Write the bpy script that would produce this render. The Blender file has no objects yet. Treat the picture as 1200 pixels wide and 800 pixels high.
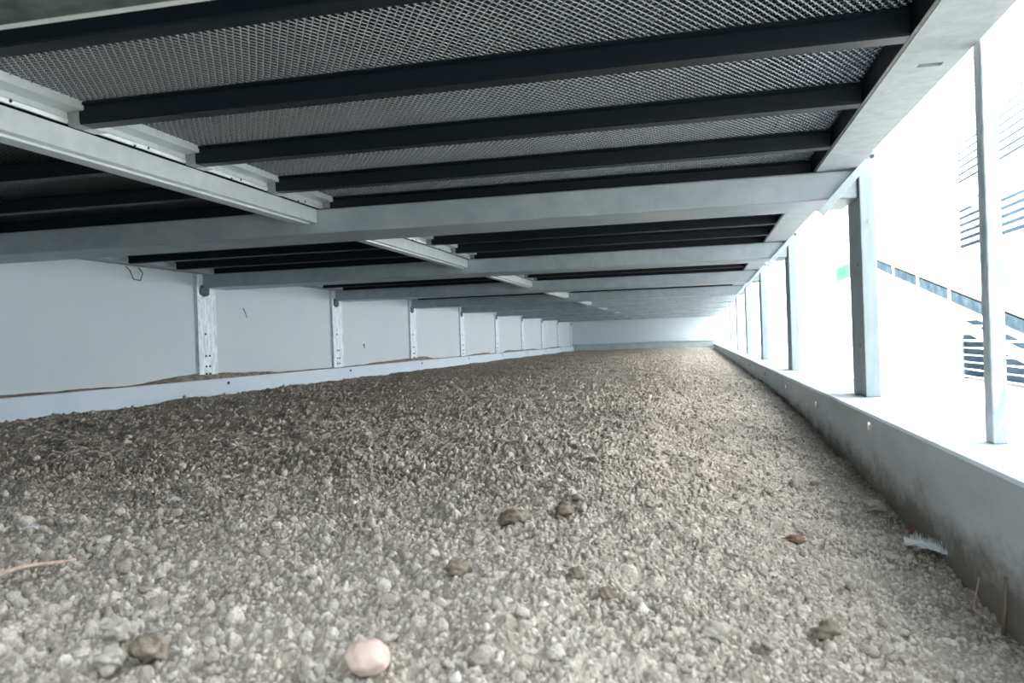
import bpy, bmesh, math, random
import numpy as np
from mathutils import Vector, Matrix
random.seed(7)
rng = np.random.default_rng(11)
C = bpy.context.scene.collection
PI = math.pi

# ------------------------------------------------------------------ layout
D = 2.0                 # bay length
Y0 = 0.733              # front face of the (virtual) beam before the first full bay
BAYS = 10
XL, XR = -3.152, 0.514  # left posts, right posts
ZB, BH, BD = 0.687, 0.091, 0.255   # cross beams
ZT = ZB + BH            # top of the beams, underside of the joists
ZM = 0.827              # mesh level
ORD = ['first', 'second', 'third', 'fourth', 'fifth', 'sixth', 'seventh', 'eighth', 'ninth', 'tenth', 'eleventh', 'twelfth']

# ------------------------------------------------------------------ materials
def mat(name, col, rough=0.6, metal=0.0, spec=0.5, noise=None, bump=None, streak=None):
    m = bpy.data.materials.new(name); m.use_nodes = True
    nt = m.node_tree; b = nt.nodes['Principled BSDF']
    b.inputs['Base Color'].default_value = (*col, 1)
    b.inputs['Roughness'].default_value = rough
    b.inputs['Metallic'].default_value = metal
    b.inputs['Specular IOR Level'].default_value = spec
    tc = nt.nodes.new('ShaderNodeTexCoord')
    if noise:
        sc, col2, lo, hi = noise
        n = nt.nodes.new('ShaderNodeTexNoise'); n.inputs['Scale'].default_value = sc
        n.inputs['Detail'].default_value = 6; n.inputs['Roughness'].default_value = 0.65
        src = tc.outputs['Object']
        if streak:
            mp = nt.nodes.new('ShaderNodeMapping'); mp.inputs['Scale'].default_value = streak
            nt.links.new(src, mp.inputs['Vector']); src = mp.outputs['Vector']
        nt.links.new(src, n.inputs['Vector'])
        r = nt.nodes.new('ShaderNodeValToRGB')
        r.color_ramp.elements[0].position = lo; r.color_ramp.elements[1].position = hi
        r.color_ramp.elements[0].color = (*col, 1); r.color_ramp.elements[1].color = (*col2, 1)
        nt.links.new(n.outputs['Fac'], r.inputs['Fac']); nt.links.new(r.outputs['Color'], b.inputs['Base Color'])
    if bump:
        sc, st, dist = bump
        n = nt.nodes.new('ShaderNodeTexNoise'); n.inputs['Scale'].default_value = sc; n.inputs['Detail'].default_value = 5
        nt.links.new(tc.outputs['Object'], n.inputs['Vector'])
        bp = nt.nodes.new('ShaderNodeBump'); bp.inputs['Strength'].default_value = st; bp.inputs['Distance'].default_value = dist
        nt.links.new(n.outputs['Fac'], bp.inputs['Height']); nt.links.new(bp.outputs['Normal'], b.inputs['Normal'])
    return m

M = {}
M['galv'] = mat('galvanised_steel', (0.27, 0.34, 0.38), 0.45, 0.45, 0.4, (7, (0.37, 0.44, 0.48), 0.35, 0.7), (60, 0.08, 0.002))
M['galv_post'] = mat('zinc_post', (0.29, 0.36, 0.40), 0.5, 0.1, 0.25, (14, (0.38, 0.45, 0.48), 0.35, 0.7), None, (2, 2, .5))
M['galv_dull'] = mat('dull_galvanised', (0.03, 0.045, 0.048), 0.6, 0.2, 0.3, (22, (0.085, 0.115, 0.12), 0.35, 0.68), (90, 0.15, 0.002))
M['galv_pale'] = mat('pale_galvanised', (0.27, 0.315, 0.335), 0.6, 0.0, 0.15, (30, (0.35, 0.40, 0.42), 0.35, 0.7))
M['alu'] = mat('aluminium', (0.46, 0.53, 0.56), 0.35, 0.3, 0.5, (25, (0.54, 0.60, 0.62), 0.4, 0.7))
M['white'] = mat('white_panel', (0.44, 0.535, 0.60), 0.55, 0, 0.4, (1.6, (0.48, 0.555, 0.60), 0.4, 0.65))  # cool tint of the skylight is put into the white base colour
M['rail'] = mat('white_coated_steel', (0.44, 0.56, 0.68), 0.5, 0.0, 0.5, (12, (0.52, 0.62, 0.71), 0.35, 0.7), None, (1, .2, 1))
M['post_white'] = mat('speckled_zinc', (0.42, 0.56, 0.66), 0.5, 0.1, 0.5, (40, (0.68, 0.76, 0.80), 0.42, 0.56), None, (1, 1, .35))
M['black'] = mat('black_plastic', (0.002, 0.006, 0.010), 0.42, 0, 0.2, (160, (0.008, 0.013, 0.017), 0.55, 0.75))
M['cap'] = mat('grey_end_cap', (0.15, 0.19, 0.20), 0.4, 0, 0.5, (40, (0.22, 0.26, 0.265), 0.4, 0.7))
M['bolt'] = mat('dark_bolt', (0.05, 0.06, 0.07), 0.5, 0.5)
M['bolt_bright'] = mat('bright_bolt', (0.8, 0.82, 0.84), 0.25, 0.8)
M['curb'] = mat('grey_curb', (0.44, 0.50, 0.54), 0.7, 0, 0.3, (5, (0.58, 0.64, 0.67), 0.35, 0.7), (40, 0.2, 0.003), (1, .6, 2))
def curb_dirt():
    m = M['curb']; nt = m.node_tree; b = nt.nodes['Principled BSDF']; L = nt.links
    src = b.inputs['Base Color'].links[0].from_socket
    tc = nt.nodes.new('ShaderNodeTexCoord'); sp = nt.nodes.new('ShaderNodeSeparateXYZ'); L.new(tc.outputs['Object'], sp.inputs[0])
    n = nt.nodes.new('ShaderNodeTexNoise'); n.inputs['Scale'].default_value = 9; n.inputs['Detail'].default_value = 7; n.inputs['Roughness'].default_value = .7
    mp = nt.nodes.new('ShaderNodeMapping'); mp.inputs['Scale'].default_value = (1, .8, 1.6); L.new(tc.outputs['Object'], mp.inputs[0]); L.new(mp.outputs[0], n.inputs['Vector'])
    mr = nt.nodes.new('ShaderNodeMapRange'); L.new(sp.outputs['Z'], mr.inputs[0])
    mr.inputs[1].default_value = -0.13; mr.inputs[2].default_value = 0.02; mr.inputs[3].default_value = 0.42; mr.inputs[4].default_value = -0.25
    a = nt.nodes.new('ShaderNodeMath'); a.operation = 'ADD'; L.new(n.outputs['Fac'], a.inputs[0]); L.new(mr.outputs[0], a.inputs[1])
    r = nt.nodes.new('ShaderNodeValToRGB'); r.color_ramp.elements[0].position = .5; r.color_ramp.elements[1].position = .82
    L.new(a.outputs[0], r.inputs['Fac'])
    mx = nt.nodes.new('ShaderNodeMixRGB'); L.new(r.outputs['Color'], mx.inputs['Fac']); L.new(src, mx.inputs['Color1']); mx.inputs['Color2'].default_value = (0.20, 0.19, 0.165, 1)
    L.new(mx.outputs['Color'], b.inputs['Base Color'])
curb_dirt()
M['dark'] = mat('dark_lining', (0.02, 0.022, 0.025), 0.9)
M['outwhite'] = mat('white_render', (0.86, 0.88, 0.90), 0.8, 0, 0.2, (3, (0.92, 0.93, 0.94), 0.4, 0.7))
M['sand'] = mat('pale_sand', (0.26, 0.245, 0.225), 0.95, 0, 0.1, (40, (0.36, 0.345, 0.32), 0.35, 0.65), (80, 0.4, 0.01))
M['bluegrey'] = mat('hazed_interior', (0.075, 0.12, 0.165), 0.9, 0, 0.0, (6, (0.10, 0.15, 0.20), 0.35, 0.7))  # dark louvre interior with the blue glare veil put into its colour
M['bluepanel'] = mat('slate_blue_panel', (0.022, 0.038, 0.052), 0.9, 0, 0.0, (9, (0.05, 0.07, 0.085), 0.4, 0.7))
M['beige'] = mat('beige_strip', (0.10, 0.097, 0.088), 0.8, 0, 0.0)
M['green'] = mat('green_sheet', (0.028, 0.095, 0.06), 0.9, 0, 0.0, (6, (0.04, 0.12, 0.075), 0.4, 0.6))
M['stone'] = mat('pink_stone', (0.52, 0.39, 0.34), 0.7, 0, 0.3, (26, (0.64, 0.52, 0.46), 0.35, 0.65), (90, 0.25, 0.002))
M['lump'] = mat('brown_lump', (0.17, 0.14, 0.11), 0.95, 0, 0.1, (60, (0.32, 0.28, 0.23), 0.4, 0.68), (120, 0.7, 0.004))
M['lump_pale'] = mat('pale_lump', (0.36, 0.33, 0.28), 0.95, 0, 0.1, (60, (0.50, 0.47, 0.42), 0.35, 0.65), (120, 0.7, 0.004))
M['rust'] = mat('rust_brown', (0.19, 0.105, 0.075), 0.9, 0, 0.1, (70, (0.33, 0.21, 0.155), 0.4, 0.65), (140, 0.5, 0.003))
M['twig'] = mat('dry_twig', (0.38, 0.28, 0.23), 0.8, 0, 0.2, (80, (0.50, 0.40, 0.34), 0.4, 0.6))
M['feather'] = mat('white_feather', (0.82, 0.85, 0.88), 0.8, 0, 0.2)
M['wire'] = mat('rusty_wire', (0.20, 0.16, 0.12), 0.6, 0.3)

def soil_mat():
    m = bpy.data.materials.new('dry_manure_soil'); m.use_nodes = True
    nt = m.node_tree; b = nt.nodes['Principled BSDF']
    b.inputs['Roughness'].default_value = 0.95; b.inputs['Specular IOR Level'].default_value = 0.12
    a = nt.nodes.new('ShaderNodeAttribute'); a.attribute_name = 'tint'
    r = nt.nodes.new('ShaderNodeValToRGB')
    el = r.color_ramp.elements
    el[0].position = 0.0; el[0].color = (0.075, 0.062, 0.05, 1)
    el[1].position = 1.0; el[1].color = (0.72, 0.69, 0.63, 1)
    for p, c in ((0.18, (0.30, 0.265, 0.228, 1)), (0.5, (0.46, 0.42, 0.37, 1)), (0.82, (0.59, 0.55, 0.495, 1))):
        e = el.new(p); e.color = c
    nt.links.new(a.outputs['Fac'], r.inputs['Fac'])
    tc = nt.nodes.new('ShaderNodeTexCoord')
    n = nt.nodes.new('ShaderNodeTexNoise'); n.inputs['Scale'].default_value = 300; n.inputs['Detail'].default_value = 5
    nt.links.new(tc.outputs['Object'], n.inputs['Vector'])
    mx = nt.nodes.new('ShaderNodeMixRGB'); mx.blend_type = 'OVERLAY'; mx.inputs['Fac'].default_value = 0.45
    nt.links.new(r.outputs['Color'], mx.inputs['Color1']); nt.links.new(n.outputs['Fac'], mx.inputs['Color2'])
    nt.links.new(mx.outputs['Color'], b.inputs['Base Color'])
    bp = nt.nodes.new('ShaderNodeBump'); bp.inputs['Strength'].default_value = 0.9; bp.inputs['Distance'].default_value = 0.004
    nt.links.new(n.outputs['Fac'], bp.inputs['Height']); nt.links.new(bp.outputs['Normal'], b.inputs['Normal'])
    return m
M['soil'] = soil_mat()

def mesh_mat():
    """Perforated floor mesh: staggered oval openings cut through a dusty grey sheet, strands rounded by bump."""
    m = bpy.data.materials.new('perforated_mesh'); m.use_nodes = True
    nt = m.node_tree; N = nt.nodes; L = nt.links
    b = N['Principled BSDF']; out = N['Material Output']
    b.inputs['Roughness'].default_value = 0.45; b.inputs['Specular IOR Level'].default_value = 0.3
    b.inputs['Base Color'].default_value = (0.30, 0.33, 0.34, 1)
    tc = N.new('ShaderNodeTexCoord'); sp = N.new('ShaderNodeSeparateXYZ'); L.new(tc.outputs['Object'], sp.inputs[0])
    def math_(op, a, bb=None, c=None):
        n = N.new('ShaderNodeMath'); n.operation = op
        for i, v in enumerate((a, bb, c)):
            if v is None: continue
            if isinstance(v, (int, float)): n.inputs[i].default_value = v
            else: L.new(v, n.inputs[i])
        return n.outputs[0]
    u = math_('MULTIPLY', sp.outputs['X'], 1 / 0.0252); v = math_('MULTIPLY', sp.outputs['Y'], 1 / 0.0145)
    def ell(off):
        a = math_('SUBTRACT', math_('FRACT', math_('ADD', u, off)), 0.5)
        c = math_('SUBTRACT', math_('FRACT', math_('ADD', v, off)), 0.5)
        a2 = math_('MULTIPLY', math_('MULTIPLY', a, a), 1 / 0.20 ** 2)
        c2 = math_('MULTIPLY', math_('MULTIPLY', c, c), 1 / 0.345 ** 2)
        return math_('SQRT', math_('ADD', a2, c2))
    d = math_('MINIMUM', ell(0.0), ell(0.5))
    hole = math_('LESS_THAN', d, 0.96)
    bp = N.new('ShaderNodeBump'); bp.inputs['Strength'].default_value = 0.9; bp.inputs['Distance'].default_value = 0.002
    bp.invert = False
    L.new(d, bp.inputs['Height']); L.new(bp.outputs['Normal'], b.inputs['Normal'])
    # dust: irregular pale specks lodged in the mesh
    n = N.new('ShaderNodeTexNoise'); n.inputs['Scale'].default_value = 70; n.inputs['Detail'].default_value = 3
    L.new(tc.outputs['Object'], n.inputs['Vector'])
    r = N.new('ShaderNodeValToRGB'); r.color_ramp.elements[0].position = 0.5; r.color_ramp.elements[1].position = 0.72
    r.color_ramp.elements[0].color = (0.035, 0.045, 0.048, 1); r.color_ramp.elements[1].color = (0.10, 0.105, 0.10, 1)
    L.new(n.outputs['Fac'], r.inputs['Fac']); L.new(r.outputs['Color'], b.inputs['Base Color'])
    tr = N.new('ShaderNodeBsdfTransparent'); mx = N.new('ShaderNodeMixShader')
    L.new(hole, mx.inputs[0]); L.new(b.outputs[0], mx.inputs[1]); L.new(tr.outputs[0], mx.inputs[2])
    L.new(mx.outputs[0], out.inputs['Surface'])
    return m
M['mesh'] = mesh_mat()
M['strand'] = mat('dusty_grey_strand', (0.46, 0.54, 0.60), 0.22, 0.8, 0.5, (45, (0.66, 0.66, 0.62), 0.55, 0.75))

# ------------------------------------------------------------------ helpers
def obj(name, bm, m, parent=None, smooth=False):
    me = bpy.data.meshes.new(name); bm.to_mesh(me); bm.free()
    me.materials.append(M[m] if isinstance(m, str) else m)
    if smooth:
        for p in me.polygons: p.use_smooth = True
    o = bpy.data.objects.new(name, me); C.objects.link(o)
    if parent: o.parent = parent
    return o
def tag(o, label=None, cat=None, group=None, kind=None):
    if label: o['label'] = label
    if cat: o['category'] = cat
    if group: o['group'] = group
    if kind: o['kind'] = kind
    return o
def empty(name, loc=(0, 0, 0)):
    o = bpy.data.objects.new(name, None); C.objects.link(o); o.location = loc; o.empty_display_size = 0.05
    return o
def copy_tree(o, parent=None):
    c = o.copy(); C.objects.link(c)
    if parent: c.parent = parent
    for ch in list(o.children): copy_tree(ch, c)
    return c
def box(bm, x0, x1, y0, y1, z0, z1, bev=0.0):
    r = bmesh.ops.create_cube(bm, size=1.0)
    vs = r['verts']
    bmesh.ops.scale(bm, vec=(x1 - x0, y1 - y0, z1 - z0), verts=vs)
    bmesh.ops.translate(bm, vec=((x0 + x1) / 2, (y0 + y1) / 2, (z0 + z1) / 2), verts=vs)
    if bev:
        es = list({e for v in vs for e in v.link_edges})
        bmesh.ops.bevel(bm, geom=es, offset=bev, segments=2, profile=0.5, affect='EDGES')
    return bm
def B(*a, **k): return box(bmesh.new(), *a, **k)
def extrude_xz(bm, pts, y0, y1):
    """closed polygon in X-Z run along Y"""
    a = [bm.verts.new((x, y0, z)) for x, z in pts]; b = [bm.verts.new((x, y1, z)) for x, z in pts]
    n = len(pts)
    bm.faces.new(a); bm.faces.new(b[::-1])
    for i in range(n): bm.faces.new((a[i], b[i], b[(i + 1) % n], a[(i + 1) % n]))
    bmesh.ops.recalc_face_normals(bm, faces=bm.faces)
    return bm
def extrude_yz(bm, pts, x0, x1):
    a = [bm.verts.new((x0, y, z)) for y, z in pts]; b = [bm.verts.new((x1, y, z)) for y, z in pts]
    n = len(pts)
    bm.faces.new(a); bm.faces.new(b[::-1])
    for i in range(n): bm.faces.new((a[i], b[i], b[(i + 1) % n], a[(i + 1) % n]))
    bmesh.ops.recalc_face_normals(bm, faces=bm.faces)
    return bm
def cyl(bm, p, axis, r, h, seg=12):
    rot = {'x': Matrix.Rotation(PI / 2, 4, 'Y'), 'y': Matrix.Rotation(PI / 2, 4, 'X'), 'z': Matrix.Identity(4)}[axis]
    bmesh.ops.create_cone(bm, cap_ends=True, segments=seg, radius1=r, radius2=r * 0.9, depth=h, matrix=Matrix.Translation(p) @ rot)
    return bm
def tube(bm, pts, r, seg=8, taper=1.0):
    rings = []
    P = [Vector(p) for p in pts]
    for i, p in enumerate(P):
        t = (P[min(i + 1, len(P) - 1)] - P[max(i - 1, 0)]).normalized()
        u = t.cross(Vector((0, 0, 1)))
        if u.length < 1e-3: u = Vector((1, 0, 0))
        u.normalize(); w = t.cross(u).normalized()
        rr = r * (1 + (taper - 1) * i / max(1, len(P) - 1))
        rings.append([bm.verts.new(p + (u * math.cos(a) + w * math.sin(a)) * rr) for a in [2 * PI * k / seg for k in range(seg)]])
    for a, b in zip(rings, rings[1:]):
        for k in range(seg): bm.faces.new((a[k], a[(k + 1) % seg], b[(k + 1) % seg], b[k]))
    bm.faces.new(rings[0][::-1]); bm.faces.new(rings[-1])
    bmesh.ops.recalc_face_normals(bm, faces=bm.faces)
    return bm

# ------------------------------------------------------------------ soil height field
TB = rng.random((128, 128, 5))
def vnoise(x, y, seed=0):
    xi = np.floor(x).astype(int); yi = np.floor(y).astype(int); fx = x - xi; fy = y - yi
    fx = fx * fx * (3 - 2 * fx); fy = fy * fy * (3 - 2 * fy)
    T = TB[:, :, seed % 5]
    g = lambda a, b: T[(a + seed * 17) % 128, (b + seed * 31) % 128]
    return (g(xi, yi) * (1 - fx) + g(xi + 1, yi) * fx) * (1 - fy) + (g(xi, yi + 1) * (1 - fx) + g(xi + 1, yi + 1) * fx) * fy
def sstep(a, b, x):
    t = np.clip((x - a) / (b - a), 0, 1); return t * t * (3 - 2 * t)
def base_h(x, y):
    z = -0.03 + 0.022 * (vnoise(x * 1.1 + 40, y * 3.2 + 9, 1) - .5) + 0.018 * (vnoise(x * 4 + 3, y * 6 + 70, 2) - .5)
    drop = 0.025 + 0.10 * (1 - sstep(1.2, 4.5, y))
    z -= drop * sstep(-0.35, 0.45, x) ** 1.2
    return z
def caps(x, y, cell, dens, rmin, rmax, seed, flat=0.75):
    """rounded clods on a jittered grid: height and tint"""
    u = x / cell; v = y / cell
    iu = np.floor(u).astype(int); iv = np.floor(v).astype(int)
    h = np.zeros_like(x); tint = np.full_like(x, -1.0)
    for du in (-1, 0, 1):
        for dv in (-1, 0, 1):
            a = iu + du; b = iv + dv
            k = TB[(a * 7 + seed * 13) % 128, (b * 5 + seed * 29 + (a // 128) * 3) % 128]
            cx = (a + k[..., 0]) ; cy = (b + k[..., 1])
            r = rmin + (rmax - rmin) * k[..., 2] ** 2
            ang = k[..., 3] * PI; ca, sa = np.cos(ang), np.sin(ang)
            ex = u - cx; ey = v - cy
            px = (ex * ca + ey * sa) * 1.15; py = (-ex * sa + ey * ca) * 0.87
            q = (px * px + py * py) / (r * r)
            hh = np.where((q < 1) & (k[..., 4] < dens), np.sqrt(np.clip(1 - q, 0, 1)) * r * cell * flat, 0)
            up = hh > h
            tint = np.where(up, (k[..., 3] * 7.3 + k[..., 0] * 3.1) % 1.0, tint)
            h = np.where(up, hh, h)
    return h, tint
def soil_h(x, y):
    z = base_h(x, y)
    x0_ = x; x = x0_ + 0.007 * (vnoise(x0_ * 60, y * 60, 3) - .5) + 0.0045 * (vnoise(x0_ * 170, y * 170, 1) - .5); y2 = y + 0.007 * (vnoise(x0_ * 60 + 31, y * 60 + 7, 4) - .5) + 0.0045 * (vnoise(x0_ * 170 + 11, y * 170 + 5, 0) - .5)
    t = 0.22 + 0.3 * (vnoise(x * 9, y2 * 9, 3) - .5)  # bed between clods starts darker, gap shade put into the tint
    clump = vnoise(x * 2.3 + 5, y * 2.9 + 2, 4)
    tot = np.zeros_like(x); best = np.zeros_like(x)
    for cell, dens, a, b, s, fl in ((0.060, 0.07, .12, .25, 3, .7), (0.026, 0.20, .16, .42, 1, .9), (0.0130, 0.30, .20, .56, 2, 1.0), (0.0066, 0.75, .32, .62, 4, 1.1)):
        h, tt = caps(x, y2, cell, dens, a, b, s, fl)
        if cell > .01: h = h * np.clip(.35 + 1.0 * clump - .55 * sstep(-.6, .2, x), 0.12, 1.15) * (1 + .45 * (1 - sstep(-.6, .1, x)))
        up = (h > best * .55) & (tt >= 0) & (h > 0)
        t = np.where(up, 0.2 + 0.68 * tt, t)
        best = np.maximum(best, h)
        tot = np.maximum(tot, h) + 0.35 * np.minimum(tot, h)
    tot = tot + 0.014 * (vnoise(x * 24 + 9, y2 * 24, 0) - .5) + 0.007 * (vnoise(x * 62, y2 * 62 + 4, 1) - .5)
    fine = 0.0045 * (vnoise(x * 190, y2 * 190, 2) - .5)
    return z + tot + fine, t

def grid_mesh(name, X, Y, Z, tint, m):
    nr, nc = X.shape
    co = np.stack([X, Y, Z], -1).reshape(-1, 3).astype(np.float32)
    idx = np.arange(nr * nc).reshape(nr, nc)
    q = np.stack([idx[:-1, :-1], idx[:-1, 1:], idx[1:, 1:], idx[1:, :-1]], -1).reshape(-1, 4).astype(np.int32)
    me = bpy.data.meshes.new(name)
    me.vertices.add(len(co)); me.vertices.foreach_set('co', co.ravel())
    me.loops.add(q.size); me.loops.foreach_set('vertex_index', q.ravel())
    me.polygons.add(len(q)); me.polygons.foreach_set('loop_start', np.arange(0, q.size, 4, dtype=np.int32))
    me.polygons.foreach_set('use_smooth', np.ones(len(q), bool))
    me.update(calc_edges=True)
    at = me.attributes.new('tint', 'FLOAT', 'POINT'); at.data.foreach_set('value', tint.ravel().astype(np.float32))
    me.materials.append(m)
    o = bpy.data.objects.new(name, me); C.objects.link(o)
    return o
XCURB = 0.417
XRAIL = -3.125
nr, nc = 1500, 1600
yy = np.concatenate([np.linspace(-1.2, 0.34, 30, endpoint=False), 0.34 * (21.15 / 0.34) ** np.linspace(0, 1, nr)])
left = np.maximum(XRAIL - 0.01, -(1.02 * np.abs(yy) + 1.0))
uu = np.linspace(0, 1, nc)
X = left[:, None] + (XCURB + 0.005 - left[:, None]) * uu[None, :]
Yg = np.repeat(yy[:, None], nc, 1)
Z, T = soil_h(X, Yg)
floor = grid_mesh('floor', X, Yg, Z, T, M['soil']); tag(floor, kind='structure')
# the coarse part of the bed that the fan-shaped dense patch leaves open (left of it, near the camera)
ys = np.linspace(-1.2, 3.0, 200); us = np.linspace(0, 1, 160)
r = np.maximum(XRAIL, -(1.02 * np.abs(ys) + 1.0))
Xs = XRAIL - 0.01 + (r[:, None] + 0.01 - XRAIL) * us[None, :]; Ys = np.repeat(ys[:, None], 160, 1)
Zs, Ts = soil_h(Xs, Ys)
fb = grid_mesh('floor', Xs, Ys, Zs, Ts, M['soil']); tag(fb, kind='structure')

# loose clods lying on the bed: nobody could count them, one object
def ico(sub):
    bm = bmesh.new(); bmesh.ops.create_icosphere(bm, subdivisions=sub, radius=1)
    v = np.array([x.co[:] for x in bm.verts]); f = np.array([[w.index for w in p.verts] for p in bm.faces]); bm.free()
    return v, f
def clods(n, name):
    v0, f0 = ico(2)
    k = len(v0)
    # more of them where the bed is near
    y = 0.45 + 5.5 * rng.random(n) ** 2.0
    lo = np.maximum(XRAIL + .03, -(0.95 * y + 0.4)); x = lo + (XCURB - .03 - lo) * rng.random(n)
    r = 0.0016 + 0.0065 * rng.random(n) ** 6 + 0.0008 * y
    z = soil_h(x, y)[0]
    V = np.repeat(v0[None], n, 0).astype(np.float64)
    for _ in range(3):
        d = rng.normal(size=(n, 1, 3)); d /= np.linalg.norm(d, axis=2, keepdims=True)
        V *= 1 + 0.22 * np.sin(3.1 * (V * d).sum(2, keepdims=True) + rng.random((n, 1, 1)) * 6)
    V += 0.06 * rng.normal(size=V.shape)
    V *= (r[:, None] * (0.75 + .5 * rng.random((n, 3))))[:, None, :]
    V += np.stack([x, y, z + r * 0.35], -1)[:, None, :]
    F = (f0[None] + (np.arange(n) * k)[:, None, None]).reshape(-1, 3).astype(np.int32)
    co = V.reshape(-1, 3).astype(np.float32)
    me = bpy.data.meshes.new(name)
    me.vertices.add(len(co)); me.vertices.foreach_set('co', co.ravel())
    me.loops.add(F.size); me.loops.foreach_set('vertex_index', F.ravel())
    me.polygons.add(len(F)); me.polygons.foreach_set('loop_start', np.arange(0, F.size, 3, dtype=np.int32))
    me.polygons.foreach_set('use_smooth', np.ones(len(F), bool))
    me.update(calc_edges=True)
    t = np.repeat(0.25 + 0.6 * rng.random(n) ** 1.2 + 0.15 * (rng.random(n) > .93), k)
    at = me.attributes.new('tint', 'FLOAT', 'POINT'); at.data.foreach_set('value', t.astype(np.float32))
    me.materials.append(M['soil'])
    o = bpy.data.objects.new(name, me); C.objects.link(o)
    return o
cl = clods(9000, 'loose_clods')
tag(cl, 'crumbly grey-brown clods scattered over the dry litter bed', 'clods', kind='stuff')

# ------------------------------------------------------------------ left wall, rail, posts
wl = bmesh.new()
edges = [Y0 - 2.2] + [4.66 + D * k for k in range(-1, 9)] + [21.0]
for a, b in zip(edges, edges[1:]):
    box(wl, XL - 0.06, XL - 0.016, a + 0.003, b - 0.003, 0.0, 0.86, 0.002)
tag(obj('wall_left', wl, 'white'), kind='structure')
bl = bmesh.new()
extrude_xz(bl, [(XRAIL, -0.2), (XRAIL, 0.082), (XRAIL - 0.004, 0.086), (XL - 0.016, 0.086), (XL - 0.016, -0.2)], -1.2, 21.0)
base_left = tag(obj('baseboard_left', bl, 'rail'), kind='structure')
for k in range(-1, 9):
    bb = cyl(bmesh.new(), (XRAIL + 0.002, 4.95 + D * k, 0.052), 'x', 0.011, 0.012)
    obj('bolt', bb, 'bolt', base_left)
# ridge of dust lying on the ledge of the rail
nrow = 700; t = np.linspace(0.4, 20.9, nrow)
hh = 0.034 * np.clip(vnoise(t * 1.35 + 3.7, t * 0 + 8, 1) * 2.6 - 1.1, 0.03, 1.15) + 0.006 * vnoise(t * 9, t * 0 + 1, 2)
w = np.linspace(0, 1, 7)
Xr = (XRAIL - 0.003) + (XL - 0.0155 - XRAIL + 0.003) * w[None, :].repeat(nrow, 0)
Zr = 0.086 + hh[:, None] * np.sin(np.clip(w, 0, 1) * PI / 2)[None, :] + 0.003 * rng.random((nrow, 7)) * (w[None, :] > 0)
rd = grid_mesh('dust_ridge', Xr, t[:, None].repeat(7, 1), Zr, 0.05 + 0.2 * rng.random((nrow, 7)), M['soil'])
tag(rd, 'low brown ridge of dust drifted along the white ledge of the left wall', 'dust', kind='stuff')
# posts against the left wall
wp = empty('wall_post', (XL, 4.67, 0.086))
bm = bmesh.new()
extrude_xz(bm, [(0, 0), (0, ZT - 0.086), (-0.0155, ZT - 0.086), (-0.0155, 0)], 0.0, 0.205)
obj('plate', bm, 'post_white', wp)
for z in (0.038, 0.086, 0.155, 0.30):
    for dy in (0.075, 0.115):
        if z > 0.2 and dy > .1: continue
        obj('bolt', cyl(bmesh.new(), (0.002, dy, z), 'x', 0.0075, 0.006), 'bolt', wp)  # dark holes of the plate, built as small raised discs
g = bmesh.new(); bmesh.ops.create_uvsphere(g, u_segments=14, v_segments=10, radius=1)
bmesh.ops.scale(g, vec=(0.008, 0.06, 0.04), verts=g.verts)
for v in g.verts: v.co *= 0.85 + 0.3 * random.random()
bmesh.ops.translate(g, vec=(0.0, 0.085, 0.585), verts=g.verts)
obj('dirty_plate_end', g, 'galv_dull', wp, True)  # grubby rounded plate end below the beam, built as a flattened lump
posts = [wp] + [copy_tree(wp) for _ in range(8)]
for k, p in enumerate(posts):
    p.location = (XL, 4.67 + D * k, 0.086)
    tag(p, f'{ORD[k]} perforated zinc post from the front along the white left wall', 'post', 'posts along the left wall')

# ------------------------------------------------------------------ cross beams
def beam(y, d, first=False):
    e = empty('cross_beam', (0, y, ZB))
    bm = bmesh.new(); box(bm, XL + 0.001, XR - 0.002, 0, d, 0, BH, 0.006)
    obj('body', bm, 'galv_dull' if first else 'galv', e)  # nearest beam is darker and more mottled than the rest
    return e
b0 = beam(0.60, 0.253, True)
lip = bmesh.new(); extrude_yz(lip, [(0.2535, -0.001), (0.2535, 0.018), (0.264, 0.018), (0.264, 0.006), (0.2585, -0.001)], XL + 0.002, XR - 0.14)
obj('edge_strip', lip, 'alu', b0)  # back lip of the beam, its lit look put in as paler metal
tag(b0, 'dull dark grey cross beam at the top left corner, nearest of all', 'beam', 'cross beams under the slats')
b1 = beam(2.733, BD)
bs = [b1] + [copy_tree(b1) for _ in range(8)]
for k, b in enumerate(bs):
    b.location = (0, 2.733 + D * k, ZB)
    tag(b, f'{ORD[k]} full galvanised cross beam behind the dull nearest one', 'beam', 'cross beams under the slats')

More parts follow.
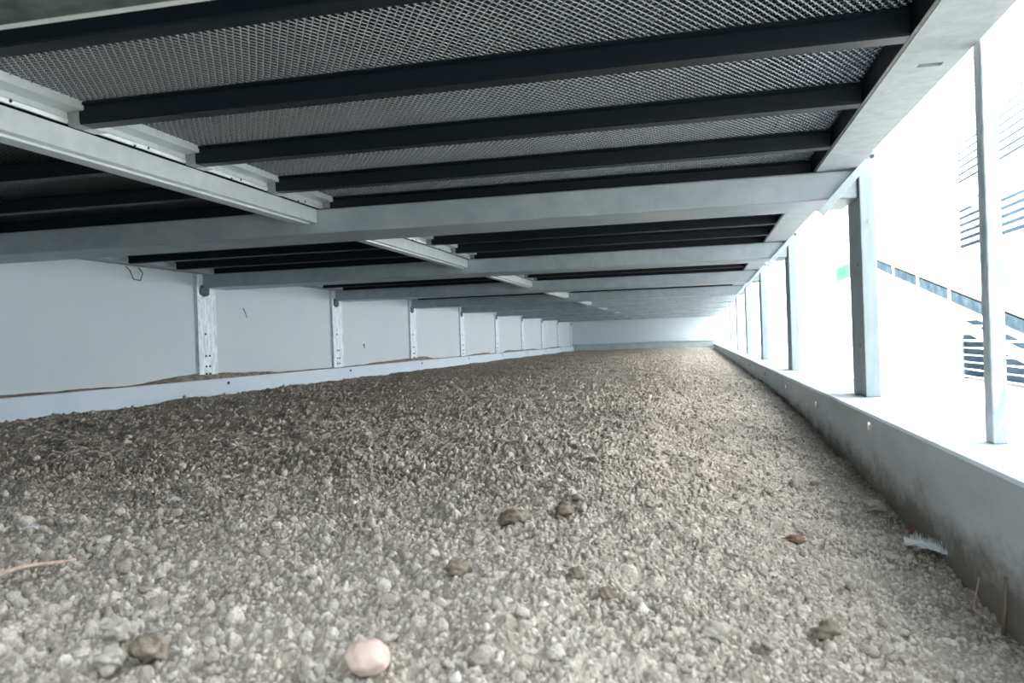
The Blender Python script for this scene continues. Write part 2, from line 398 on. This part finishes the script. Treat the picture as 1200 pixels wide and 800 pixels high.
# ------------------------------------------------------------------ slat panels
JY = (0.372, 0.792, 1.214, 1.642, 2.040)
JW = 0.046
def joist_bm(x0, x1):
    bm = bmesh.new()
    h = ZM - 0.004 - ZT
    # a rounded, slightly tapering rib with a lipped foot and a top flange
    pts = [(-0.010, h), (-0.010, h - 0.005), (-0.001, h - 0.008), (0.0, 0.010), (0.0005, 0.003), (0.004, 0.0), (JW - 0.004, 0.0), (JW, 0.004),
           (JW, h - 0.008), (JW + 0.010, h - 0.005), (JW + 0.010, h)]
    extrude_yz(bm, pts, x0, x1)
    return bm
def grid_sheet(x0, x1, y0, y1):
    bm = bmesh.new()
    v = [bm.verts.new(p) for p in ((x0, y0, 0), (x1, y0, 0), (x1, y1, 0), (x0, y1, 0))]
    bm.faces.new(v[::-1])
    return bm
def net_mesh(x0, x1, y0, y1, p=0.0152, q=0.0130, r=0.0017):
    """real strands: a diamond net of three-sided bars that meet in shared, slightly raised knuckles"""
    nx = int((x1 - x0) / p); ny = int((y1 - y0) / q)
    ix, iy = np.meshgrid(np.arange(nx + 1), np.arange(ny + 1), indexing='ij')
    nodes = np.stack([x0 + (ix + 0.5 * (iy % 2)) * p, y0 + iy * q], -1).reshape(-1, 2)
    nodes += rng.normal(0, 0.0003, nodes.shape)
    nid = np.arange(len(nodes)).reshape(nx + 1, ny + 1)
    E_ = [np.stack([nid[:, :-1], nid[:, 1:]], -1).reshape(-1, 2)]
    # even rows reach back to the left neighbour above, odd rows forward to the right one
    ev = np.arange(0, ny, 2); od = np.arange(1, ny, 2)
    E_.append(np.stack([nid[1:][:, ev], nid[:-1][:, ev + 1]], -1).reshape(-1, 2))
    E_.append(np.stack([nid[:-1][:, od], nid[1:][:, od + 1]], -1).reshape(-1, 2))
    ed = np.concatenate(E_)
    A = np.c_[nodes, np.full(len(nodes), -0.0046) + rng.normal(0, 0.0004, len(nodes))]
    a = np.c_[nodes[ed[:, 0]], np.zeros(len(ed))]; b = np.c_[nodes[ed[:, 1]], np.zeros(len(ed))]
    d = b - a; d /= np.linalg.norm(d, axis=1, keepdims=True)
    w = np.c_[-d[:, 1], d[:, 0], np.zeros(len(d))]
    up = np.array([0, 0, 1.0])
    prof = [w * r + up * .0004, -w * r + up * .0004, np.repeat(-up[None] * .0009, len(w), 0)]
    ring0 = [a + d * r * 1.5 + o for o in prof]; ring1 = [b - d * r * 1.5 + o for o in prof]
    n0 = len(A); n = len(ed)
    V = np.concatenate([A] + ring0 + ring1).astype(np.float32)
    i0 = [n0 + k * n + np.arange(n) for k in range(3)]; i1 = [n0 + (3 + k) * n + np.arange(n) for k in range(3)]
    Q = np.concatenate([np.stack([i0[k], i0[(k + 1) % 3], i1[(k + 1) % 3], i1[k]], -1) for k in range(3)]).astype(np.int32)
    T3 = np.concatenate([np.stack([ed[:, 0], i0[(k + 1) % 3], i0[k]], -1) for k in range(3)] + [np.stack([ed[:, 1], i1[k], i1[(k + 1) % 3]], -1) for k in range(3)]).astype(np.int32)
    me = bpy.data.meshes.new('mesh_sheet')
    me.vertices.add(len(V)); me.vertices.foreach_set('co', V.ravel())
    loops = np.concatenate([Q.ravel(), T3.ravel()])
    me.loops.add(len(loops)); me.loops.foreach_set('vertex_index', loops)
    st = np.concatenate([np.arange(0, Q.size, 4), Q.size + np.arange(0, T3.size, 3)]).astype(np.int32)
    me.polygons.add(len(st)); me.polygons.foreach_set('loop_start', st)
    me.polygons.foreach_set('use_smooth', np.ones(len(st), bool))
    me.update(calc_edges=True)
    me.materials.append(M['strand'])
    return me
PY0, PY1 = 0.125, 2.094     # panel extent from the beam before it
def panel_right():
    e = empty('slat_panel', (0, Y0, ZT))
    o = obj('mesh_sheet', grid_sheet(-1.335, 0.379, PY0, PY1), 'mesh', e); o.location = (0, 0, ZM - ZT)
    for y in JY:
        j = obj('joist', joist_bm(-1.306, 0.379), 'black', e); j.location = (0, y, 0.0005)
        c = bmesh.new(); h = ZM - 0.006 - ZT
        extrude_yz(c, [(-0.002, h - 0.004), (-0.003, 0.010), (0.004, -0.0), (JW - 0.004, -0.0), (JW + 0.002, 0.01), (JW + 0.001, h - 0.004)], -1.338, -1.306)
        obj('end_cap', c, 'cap', j)
        c = bmesh.new(); box(c, -1.339, -1.300, JW, JW + 0.038, 0.0, 0.010, 0.002)
        obj('clip', c, 'alu', j)
    ends = [PY0] + [y + JW for y in JY[:-1]]
    for a, b in zip(ends, JY):
        c = bmesh.new(); h = ZM - ZT
        extrude_xz(c, [(-1.3405, 0.004), (-1.334, 0.004), (-1.331, 0.012), (-1.334, 0.016), (-1.3345, 0.028), (-1.292, 0.029), (-1.290, h - 0.0015), (-1.3405, h - 0.0015)], a + 0.004, b - 0.003)
        s = obj('edge_profile', c, 'alu', e)
        obj('hole', cyl(bmesh.new(), (-1.3325, (a + b) / 2 + 0.03, 0.0105), 'x', 0.0042, 0.004), 'bolt', s)
        obj('hole', cyl(bmesh.new(), (-1.3325, (a + b) / 2 - 0.02, 0.0045), 'x', 0.003, 0.004), 'bolt', s)
    c = bmesh.new(); t_ = ZM - ZT + 0.003
    extrude_xz(c, [(0.235, t_), (0.3805, t_), (0.3805, 0.001), (0.3880, 0.001), (0.3880, t_ + 0.004), (0.235, t_ + 0.004)], PY0, PY1)
    obj('edge_strip', c, 'black', e)
    return e
def panel_left():
    e = empty('slat_panel', (0, Y0, ZT))
    o = obj('mesh_sheet', grid_sheet(-3.10, -1.405, PY0, PY1), 'mesh', e); o.location = (0, 0, ZM - ZT)
    for y in JY:
        j = obj('joist', joist_bm(-3.09, -1.41), 'black', e); j.location = (0, y, 0.0005)
    c = bmesh.new(); box(c, -1.408, -1.374, PY0, PY1, 0.001, 0.0345, 0.002)
    obj('edge_strip', c, 'black', e)
    return e
pr0, pl0 = panel_right(), panel_left()
for k in range(BAYS):
    for src, side in ((pr0, 'right'), (pl0, 'left')):
        p = src if k == 0 else copy_tree(src)
        if k == 1 and side == 'right':      # the nearest panel's strands are modelled one by one
            next(c for c in pr0.children if c.name.startswith('mesh_sheet')).data = net_mesh(-1.335, 0.372, PY0, PY1 - .02)
        p.location = (0, Y0 + D * k, ZT)
        tag(p, f'black-ribbed mesh slat panel, {side} of the pale middle rail, over the {ORD[k]} bay', 'slat panel', 'mesh slat panels overhead')

# middle rail hung between the beams
def rail(k):
    y0 = (0.868 if k == 0 else Y0 + D * k + BD + 0.002); y1 = 2.733 + D * k - 0.002
    e = empty('middle_rail', (-1.37, y0, 0.708))
    bm = bmesh.new(); L = y1 - y0
    extrude_xz(bm, [(-0.028, 0.019), (0.029, 0.019), (0.030, 0.020), (0.030, 0.0685), (-0.028, 0.0685)], 0, L)
    obj('web', bm, 'alu', e)
    bm = bmesh.new(); extrude_xz(bm, [(-0.032, 0.012), (0.010, 0.012), (0.010, 0.0185), (-0.032, 0.0185)], 0, L - (0.02 if k == 0 else 0))
    obj('bottom_flange', bm, 'alu', e)
    return e
for k in range(BAYS - 1):
    tag(rail(k), f'pale aluminium middle rail under the slats in the {ORD[k]} bay from the front', 'rail', 'middle rails between the beams')

# ------------------------------------------------------------------ right side: plate, posts, braces, curb
pl = bmesh.new()
# long flat plate on the beams, made of bay-long pieces butted together, each with one slot
def plate_piece(bm, y0, y1, slot):
    x0, x1, z0, z1 = 0.389, 0.508, ZT + 0.0005, ZT + 0.010
    if slot is None:
        box(bm, x0, x1, y0, y1, z0, z1); return
    sx0, sx1, sy0, sy1 = slot
    box(bm, x0, sx0, y0, y1, z0, z1); box(bm, sx1, x1, y0, y1, z0, z1)
    box(bm, sx0, sx1, y0, sy0, z0, z1); box(bm, sx0, sx1, sy1, y1, z0, z1)
for k in range(BAYS):
    y0 = 0.56 if k == 0 else Y0 + D * k
    plate_piece(pl, y0, Y0 + D * (k + 1) if k < 9 else 21.0, (0.436, 0.480, 1.700, 1.722) if k == 0 else None)
tag(obj('trim_1', pl, 'galv_pale'), kind='structure')
tag(obj('trim_2', B(XL - 0.01, XL + 0.06, 0.87, 20.95, ZT + 0.001, ZT + 0.012), 'galv_pale'), kind='structure')

sp_ = empty('side_post', (XR, 2.72, 0.058))
pbm = bmesh.new()
# open channel: web towards the pit, lips on the near and far edges
box(pbm, 0.0, 0.045, 0.0, 0.205, 0.0, ZT + 0.065 - 0.058, 0.003)
obj('body', pbm, 'galv_post', sp_)
for z in (0.16, 0.42, 0.60):
    obj('bolt', cyl(bmesh.new(), (-0.001, 0.05, z), 'x', 0.006, 0.006), 'bolt_bright', sp_)
obj('bolt', cyl(bmesh.new(), (0.028, -0.001, 0.55), 'y', 0.006, 0.006), 'bolt_bright', sp_)
ps = [sp_] + [copy_tree(sp_) for _ in range(8)]
for k, p in enumerate(ps):
    p.location = (XR, 2.72 + D * k, 0.058)
    tag(p, f'{ORD[k]} wide galvanised post from the front on the right curb', 'post', 'posts on the right curb')
sl = bmesh.new(); box(sl, 0.512, 0.538, 1.60, 1.64, 0.058, 1.10, 0.003)
tag(obj('slim_post', sl, 'post_white'), 'slim pale post on the bright curb ledge, nearest the camera', 'post')

def brace(k):
    e = empty('brace_bar', (0.4805, 2.711 + D * k, 0.7318))
    bm = bmesh.new(); box(bm, -0.123, 0.123, 0.0, 0.008, -0.0115, 0.0115, 0.001)
    box(bm, -0.123, 0.123, -0.012, 0.0, 0.0095, 0.0115)
    o = obj('bar', bm, 'galv_post', e); o.rotation_euler = (0, -math.radians(47.4), 0)
    c = cyl(bmesh.new(), (0.072, -0.004, 0.078), 'y', 0.006, 0.008)
    obj('bolt', c, 'bolt', e)
    return e
for k in range(4):
    tag(brace(k), f'short pale diagonal brace bar at the head of the {ORD[k]} wide right post', 'brace', 'diagonal braces on the right posts')

cb = bmesh.new()
extrude_xz(cb, [(XCURB, -0.35), (XCURB, 0.053), (XCURB + 0.005, 0.058), (0.66, 0.058), (0.66, -0.35)], -1.2, 21.0)
curb = tag(obj('baseboard_right', cb, 'curb'), kind='structure')
for y, z in ((3.06, 0.01), (4.05, 0.012), (5.3, 0.015), (6.8, 0.015), (2.15, 0.03)):
    c = cyl(bmesh.new(), (XCURB - 0.003, y, z), 'x', 0.011, 0.012)
    obj('bolt', c, 'bolt_bright', curb)

# ------------------------------------------------------------------ far end
fe = bmesh.new(); box(fe, XL - 0.05, 0.52, 21.0, 21.04, 0.15, 0.86, 0.002)
tag(obj('wall_far', fe, 'white'), kind='structure')
fe = bmesh.new(); box(fe, XL - 0.05, 0.52, 20.985, 21.0, 0.138, 0.156, 0.002)
tag(obj('trim_3', fe, 'alu'), kind='structure')
tag(obj('baseboard_far', B(XL - 0.05, 0.52, 21.08, 21.12, -0.2, 0.17), 'galv'), kind='structure')

# ------------------------------------------------------------------ the house above the slats (keeps the openings of the mesh dark)
HZ = 1.05  # unseen roof, kept low so sunlight clears it to the outside wall
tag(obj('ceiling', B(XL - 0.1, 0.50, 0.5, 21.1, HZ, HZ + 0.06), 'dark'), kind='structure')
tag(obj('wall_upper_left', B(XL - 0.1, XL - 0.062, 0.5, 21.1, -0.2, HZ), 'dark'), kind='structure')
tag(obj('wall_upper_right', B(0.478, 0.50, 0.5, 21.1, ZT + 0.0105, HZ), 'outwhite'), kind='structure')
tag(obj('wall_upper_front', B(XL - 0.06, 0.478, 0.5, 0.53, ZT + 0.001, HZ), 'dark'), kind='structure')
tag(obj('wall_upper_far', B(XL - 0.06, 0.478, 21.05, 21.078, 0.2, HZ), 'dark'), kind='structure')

# ------------------------------------------------------------------ outside
tag(obj('light_block_near', B(XL - 0.1, -0.25, -0.55, -0.45, -0.3, 1.3), 'dark'), kind='structure')  # unseen dark block added behind the camera to cut the light
GZ = -0.26
XF = 2.2
tag(obj('ground', B(0.66, 40, -30, 60, GZ - 0.1, GZ), 'sand'), kind='structure')
# facade with openings for the louvres
tag(obj('ground_front', B(-40, 0.66, -30, -1.2, GZ - 0.1, GZ), 'sand'), kind='structure')
WIN = [(2.6, 7.75, 0.87, 1.33), (2.6, 7.75, 1.42, 2.68), (2.6, 7.75, -0.20, 0.345)]
fc = bmesh.new()
def facade(bm, y0, y1, z0, z1, holes):
    ys = sorted({y0, y1, *[h[0] for h in holes], *[h[1] for h in holes]}); zs = sorted({z0, z1, *[h[2] for h in holes], *[h[3] for h in holes]})
    for a, b in zip(ys, ys[1:]):
        for c, d in zip(zs, zs[1:]):
            if any(h[0] <= a and b <= h[1] and h[2] <= c and d <= h[3] for h in holes): continue
            box(bm, XF, XF + 0.12, a, b, c, d)
facade(fc, 1.5, 32, GZ, 3.0, WIN + [(12.5, 13.65, 1.03, 1.26)])
tag(obj('wall_outside', fc, 'outwhite'), kind='structure')
def louvre(i, w, label):
    y0, y1, z0, z1 = w
    e = empty('louvre_window', (XF, y0, z0))
    f = bmesh.new()
    box(f, -0.004, 0.05, 0.002, 0.05, 0.002, z1 - z0 - 0.002, 0.003); box(f, -0.004, 0.05, y1 - y0 - 0.05, y1 - y0 - 0.002, 0.002, z1 - z0 - 0.002, 0.003)
    box(f, -0.004, 0.05, 0.05, y1 - y0 - 0.05, 0.002, 0.022); box(f, -0.004, 0.05, 0.05, y1 - y0 - 0.05, z1 - z0 - 0.022, z1 - z0 - 0.002)
    obj('frame', f, 'outwhite', e)
    s = bmesh.new(); z = 0.05
    while z < z1 - z0 - 0.05:
        b = bmesh.new()
        n0 = len(s.verts)
        r_ = bmesh.ops.create_cube(s, size=1.0); vs = r_['verts']
        bmesh.ops.scale(s, vec=(0.042, y1 - y0 - 0.11, 0.012), verts=vs)
        bmesh.ops.rotate(s, verts=vs, cent=(0, 0, 0), matrix=Matrix.Rotation(math.radians(8), 3, 'Y'))
        bmesh.ops.translate(s, vec=(0.03, (y1 - y0) / 2, z), verts=vs)
        b.free(); z += 0.06
    obj('slats', s, 'outwhite', e)
    bk = B(0.20, 0.22, 0.05, y1 - y0 - 0.051, 0.023, z1 - z0 - 0.023); box(bk, 0.06, 0.20, y1 - y0 - 0.060, y1 - y0 - 0.051, 0.023, z1 - z0 - 0.023)
    obj('backing', bk, 'bluegrey', e)
    tag(e, label, 'window', 'louvred openings of the white building')
louvre(0, WIN[0], 'white louvred opening of the outside wall just above the sloping guard')
louvre(1, WIN[1], 'tall white louvred opening at the top right of the outside wall')
louvre(2, WIN[2], 'low white louvred opening beneath the sloping guard outside')
gw = empty('green_shutter', (XF, 12.5, 1.03))
obj('sheet', B(-0.005, 0.02, 0.04, 1.11, 0.022, 0.20), 'green', gw)
f = bmesh.new(); box(f, -0.008, 0.06, 0.002, 0.038, 0.002, 0.228); box(f, -0.008, 0.06, 1.112, 1.148, 0.002, 0.228); box(f, -0.008, 0.06, 0.038, 1.112, 0.202, 0.228); box(f, -0.008, 0.06, 0.038, 1.112, 0.002, 0.02)
obj('frame', f, 'beige', gw)
tag(gw, 'small green shutter on the white wall, left of the first wide right post', 'shutter')

# sloping guard outside
def slope_guard():
    x = 1.60
    ya, za, yb, zb = 8.0, 0.955, 3.2, 0.09
    e = empty('ramp_guard', (x, yb, GZ))
    dy, dz = ya - yb, za - zb
    def sloped(name, m, o0, o1, x0, x1, parent=e):
        bm = bmesh.new(); b = zb - GZ
        pts = [(0, b + o0), (dy, b + dz + o0), (dy, b + dz + o1), (0, b + o1)]
        extrude_yz(bm, pts, x0, x1)
        return obj(name, bm, m, parent)
    sloped('top_rail', 'beige', -0.022, 0.0, -0.012, 0.03)
    sloped('panel', 'bluepanel', -0.105, -0.022, 0.0, 0.02)
    sloped('bottom_rail', 'outwhite', -0.14, -0.105, -0.005, 0.03)
    sloped('lower_rail', 'outwhite', -0.25, -0.205, -0.005, 0.03)
    for q in range(7):
        y = 0.25 + q * 0.74
        z = zb - GZ + dz * y / dy
        obj('upright', B(-0.008, 0.035, y, y + 0.05, z - 0.255, z + 0.005, bev=0.002), 'outwhite', e)
    for y in (0.55, 2.6, dy - 0.3):
        z = zb - GZ + dz * y / dy
        if z - 0.27 > 0.02: obj('leg', B(-0.02, 0.03, y, y + 0.05, 0.0, z - 0.23), 'outwhite', e)
    return e
tag(slope_guard(), 'white sloping guard with blue-grey inset panels outside, past the slim post', 'guard')

# ------------------------------------------------------------------ small things on the bed
F_, YAW, ROLL, H = 947.16, 0.22409, 0.03309, 0.27
def on_soil(px, py, it=12):
    """point of the bed seen at a pixel of the photograph"""
    cy, sy = math.cos(YAW), math.sin(YAW); cr, sr = math.cos(ROLL), math.sin(ROLL)
    Fv = Vector((-sy, cy, 0)); R = Vector((cy, sy, 0)); U = Vector((0, 0, 1))
    R3 = R * cr - U * sr; U3 = U * cr + R * sr
    d = Fv + R3 * ((px - 600) / F_) - U3 * ((py - 400) / F_)
    z = -0.03
    for _ in range(it):
        t = (z - H) / d.z; x, y = d.x * t, d.y * t
        z = float(base_h(np.array([x]), np.array([y]))[0]) + 0.004
    return Vector((x, y, z)), t
def lump(name, px, py, wpx, m, label, cat, group=None, sy=0.8, sz=0.7, rough=0.21, sink=0.25, seed=0, sub=4):
    p, t = on_soil(px, py)
    r = wpx * t / F_ / 2
    random.seed(seed + 100)
    bm = bmesh.new(); bmesh.ops.create_icosphere(bm, subdivisions=sub, radius=1)
    ds = [(Vector((random.gauss(0, 1), random.gauss(0, 1), random.gauss(0, 1))).normalized(), random.uniform(2, 11), random.uniform(0, 6)) for _ in range(12)]
    for v in bm.verts:
        n = v.co.copy()
        v.co = n * (1 + rough * sum(math.sin(f * n.dot(d) + q) for d, f, q in ds) / 3 + rough * .22 * sum(math.sin(2.7 * f * n.dot(d) + 2 * q) for d, f, q in ds) / 3)
    bmesh.ops.scale(bm, vec=(r, r * sy, r * sz), verts=bm.verts)
    o = obj(name, bm, m, None, True)
    o.location = (p.x, p.y, p.z + r * sz * (1 - sink)); o.rotation_euler = (0, 0, random.uniform(-.5, .5))
    tag(o, label, cat, group); return o
lump('pink_stone', 431, 786, 56, 'stone', 'smooth pale pink stone half sunk in the litter at the bottom edge', 'stone', sy=0.85, sz=0.72, rough=0.05, sink=0.2, seed=3)
LUMPS = [
    (600, 612, 26, 'lump', 'brown lump left of a similar one, in the middle of the litter bed'),
    (661, 603, 24, 'lump', 'brown lump with paler speckled top right of the middle of the bed'),
    (537, 672, 28, 'lump', 'dark brown lump in front of the middle of the bed, above the pink stone'),
    (676, 678, 22, 'lump', 'dark lump on the bare stretch of litter right of centre'),
    (712, 700, 20, 'lump', 'dark brown crumb next to a paler clod, low right of centre'),
    (838, 748, 30, 'lump_pale', 'broad greyish lump near the bottom edge, left of the darkest right-hand one'),
    (968, 746, 28, 'lump', 'dark round lump near the bottom right of the bed'),
    (905, 757, 24, 'lump_pale', 'greyish lump between two dark ones near the bottom right'),
    (175, 770, 46, 'lump', 'large dark crumbly lump at the bottom left of the bed'),
    (140, 748, 34, 'lump_pale', 'rounded grey lump behind the large dark one at bottom left'),
    (15, 742, 20, 'lump_pale', 'small pale rounded clod at the left edge of the bed'),
    (130, 782, 36, 'lump_pale', 'pale stained clod at the bottom left edge in front of the dark lump'),
    (1025, 598, 20, 'lump_pale', 'pale clod close to the foot of the right curb'),
    (764, 594, 14, 'lump_pale', 'small whitish clod in the middle right of the bed'),
]
for i, (a, b, c, m, l) in enumerate(LUMPS):
    lump('manure_clod', a, b, c, m, l, 'clod', 'larger clods on the litter bed', seed=i)
lump('rust_flake', 932, 635, 22, 'rust', 'reddish brown flake lying on the sunlit right side of the bed', 'flake', sy=.5, sz=.45, seed=41)
lump('rust_flake', 1072, 622, 16, 'rust', 'reddish brown flake against the foot of the right curb', 'flake', sy=.6, sz=.5, seed=42, sub=3)

# twig at the left edge
a, _ = on_soil(-14, 694); b, _ = on_soil(45, 676); c, _ = on_soil(90, 665)
pts = []
for i in range(13):
    s = i / 12; q = a.lerp(b, s).lerp(b.lerp(c, s), s); pts.append((q.x, q.y, q.z + 0.016 + 0.004 * math.sin(s * 5)))
tag(obj('twig', tube(bmesh.new(), pts, 0.0035, 8, 0.6), 'twig', None, True), 'thin curved pinkish-brown twig lying at the left edge of the bed', 'twig')
# down feather and tufts
def feather(name, px, py, L, ang, label, lift=0.012, n=26):
    p, t = on_soil(px, py); L = L * t / F_
    e = empty(name, (p.x, p.y, p.z + lift)); e.rotation_euler = (0, 0, ang)
    sh = [(-L / 2 + L * i / 10, 0, L * .1 * math.sin(PI * i / 10)) for i in range(11)]
    obj('shaft', tube(bmesh.new(), sh, 0.0011, 6, 0.4), 'feather', e, True)
    bm = bmesh.new()
    random.seed(int(px))
    for i in range(n):
        s = (i + .5) / n; x = -L / 2 + L * s; z = L * .1 * math.sin(PI * s)
        w = L * 0.30 * math.sin(PI * min(1, s * .85 + .12))
        for sg in (-1, 1):
            tube(bm, [(x, 0, z), (x + w * .45, sg * w * .55, z + L * .08 * random.random()), (x + w * .8, sg * w * (0.85 + .3 * random.random()), z + L * .2 * random.random())], L * 0.013, 4, 0.35)
    obj('vane', bm, 'feather', e, True)
    tag(e, label, 'feather', 'feathers on the litter bed')
feather('feather', 1086, 652, 52, 2.3, 'white downy feather at the foot of the right curb', n=70)
feather('feather', 898, 634, 17, 0.4, 'small white feather on the sunlit bed left of the reddish flake')
feather('feather', 202, 594, 16, 0.2, 'small white feather on the shaded left part of the bed')
feather('feather', 34, 629, 20, 0.4, 'small white feather near the left edge behind the twig')
# dark shadow line shaped as a thin bar, and curled wire by the curb
p, t = on_soil(1176, 742)
tag(obj('shadow_line', tube(bmesh.new(), [(p.x, p.y, p.z - .004), (p.x + .004, p.y + .002, p.z + .035), (p.x + .006, p.y + .004, p.z + .078)], 0.0035, 8, 0.6), 'wire', None, True),
    'thin dark upright shadow line on the right curb near the bottom corner, shaped as a bar', 'shadow_line')
def wire(px, py, pts, label, m='twig'):
    p, t = on_soil(px, py); s = t / F_
    tag(obj('curled_stem', tube(bmesh.new(), [(p.x + a * s * .9, p.y + b * s, p.z + c * s) for a, b, c in pts], 0.0016, 6, 0.5), m, None, True), label, 'stem', 'dry stems by the right curb')
wire(1020, 572, [(-6, 0, 0), (2, 3, 3), (8, 2, 12), (6, 0, 21), (-1, 0, 24)], 'thin curled pale stem by the right curb, behind the downy feather')
wire(1150, 722, [(0, 0, -2), (-8, 4, 8), (-3, 6, 26), (2, 8, 44)], 'thin bent pale stem by the right curb, beside the upright shadow line')

# marks on the left wall: little wire hook, scuffs
hk = bmesh.new()
tube(hk, [(XL - .014, 4.02, 0.772), (XL + .01, 4.02, 0.752), (XL + .018, 4.04, 0.70), (XL + .018, 4.10, 0.695), (XL + .012, 4.13, 0.74), (XL - .012, 4.13, 0.772)], 0.004, 6)
tag(obj('wire_hook', hk, 'wire', None, True), 'small bent wire hook at the top of the white wall, before the first post', 'hook')

def on_wall(px, py):
    cy, sy = math.cos(YAW), math.sin(YAW); cr, sr = math.cos(ROLL), math.sin(ROLL)
    Fv = Vector((-sy, cy, 0)); R = Vector((cy, sy, 0)); U = Vector((0, 0, 1))
    d = Fv + (R * cr - U * sr) * ((px - 600) / F_) - (U * cr + R * sr) * ((py - 400) / F_)
    t = (XL - 0.0155) / d.x
    return Vector((XL - 0.0155, d.y * t, H + d.z * t))
wall = bpy.data.objects['wall_left']
for (a, b), (c, d), r_ in (((285, 361), (289.5, 373), .004), ((426, 403), (427, 408), .008)):
    p, q = on_wall(a, b), on_wall(c, d)
    obj('scuff', tube(bmesh.new(), [p, (p + q) / 2 + Vector((0.001, 0.004, 0)), q], r_, 6, 0.4), 'bolt', wall)

# ------------------------------------------------------------------ light
W = bpy.data.worlds.new('World'); bpy.context.scene.world = W; W.use_nodes = True
nt = W.node_tree; bg = nt.nodes['Background']
bg.inputs['Color'].default_value = (0.85, 0.94, 1.0, 1); bg.inputs['Strength'].default_value = 0.9
sun = bpy.data.lights.new('sun', 'SUN'); sun.energy = 16.0; sun.angle = math.radians(2); sun.color = (1, 0.97, 0.92)
so = bpy.data.objects.new('sun', sun); C.objects.link(so)
sd = Vector((-0.6, 0.2, 0.77)).normalized()
so.rotation_euler = sd.to_track_quat('Z', 'Y').to_euler()

# ------------------------------------------------------------------ camera
cam = bpy.data.cameras.new('camera'); co = bpy.data.objects.new('camera', cam); C.objects.link(co)
cam.sensor_fit = 'HORIZONTAL'; cam.sensor_width = 36.0; cam.lens = F_ / 1200 * 36
cam.clip_start = 0.02; cam.clip_end = 300
cy, sy = math.cos(YAW), math.sin(YAW); cr, sr = math.cos(ROLL), math.sin(ROLL)
Fv = Vector((-sy, cy, 0)); R = Vector((cy, sy, 0)); U = Vector((0, 0, 1))
R3 = R * cr - U * sr; U3 = U * cr + R * sr
co.matrix_world = Matrix(((R3.x, U3.x, -Fv.x, 0), (R3.y, U3.y, -Fv.y, 0), (R3.z, U3.z, -Fv.z, H), (0, 0, 0, 1)))
cam.dof.use_dof = True; cam.dof.focus_distance = 2.6; cam.dof.aperture_fstop = 9.0
S = bpy.context.scene
S.camera = co
S.view_settings.view_transform = 'Standard'; S.view_settings.look = 'None'
S.view_settings.gamma = 1.0; S.view_settings.use_curve_mapping = False
S.view_settings.exposure = 1.75
S.cycles.use_denoising = True
S.cycles.max_bounces = 12; S.cycles.diffuse_bounces = 8; S.cycles.transparent_max_bounces = 16
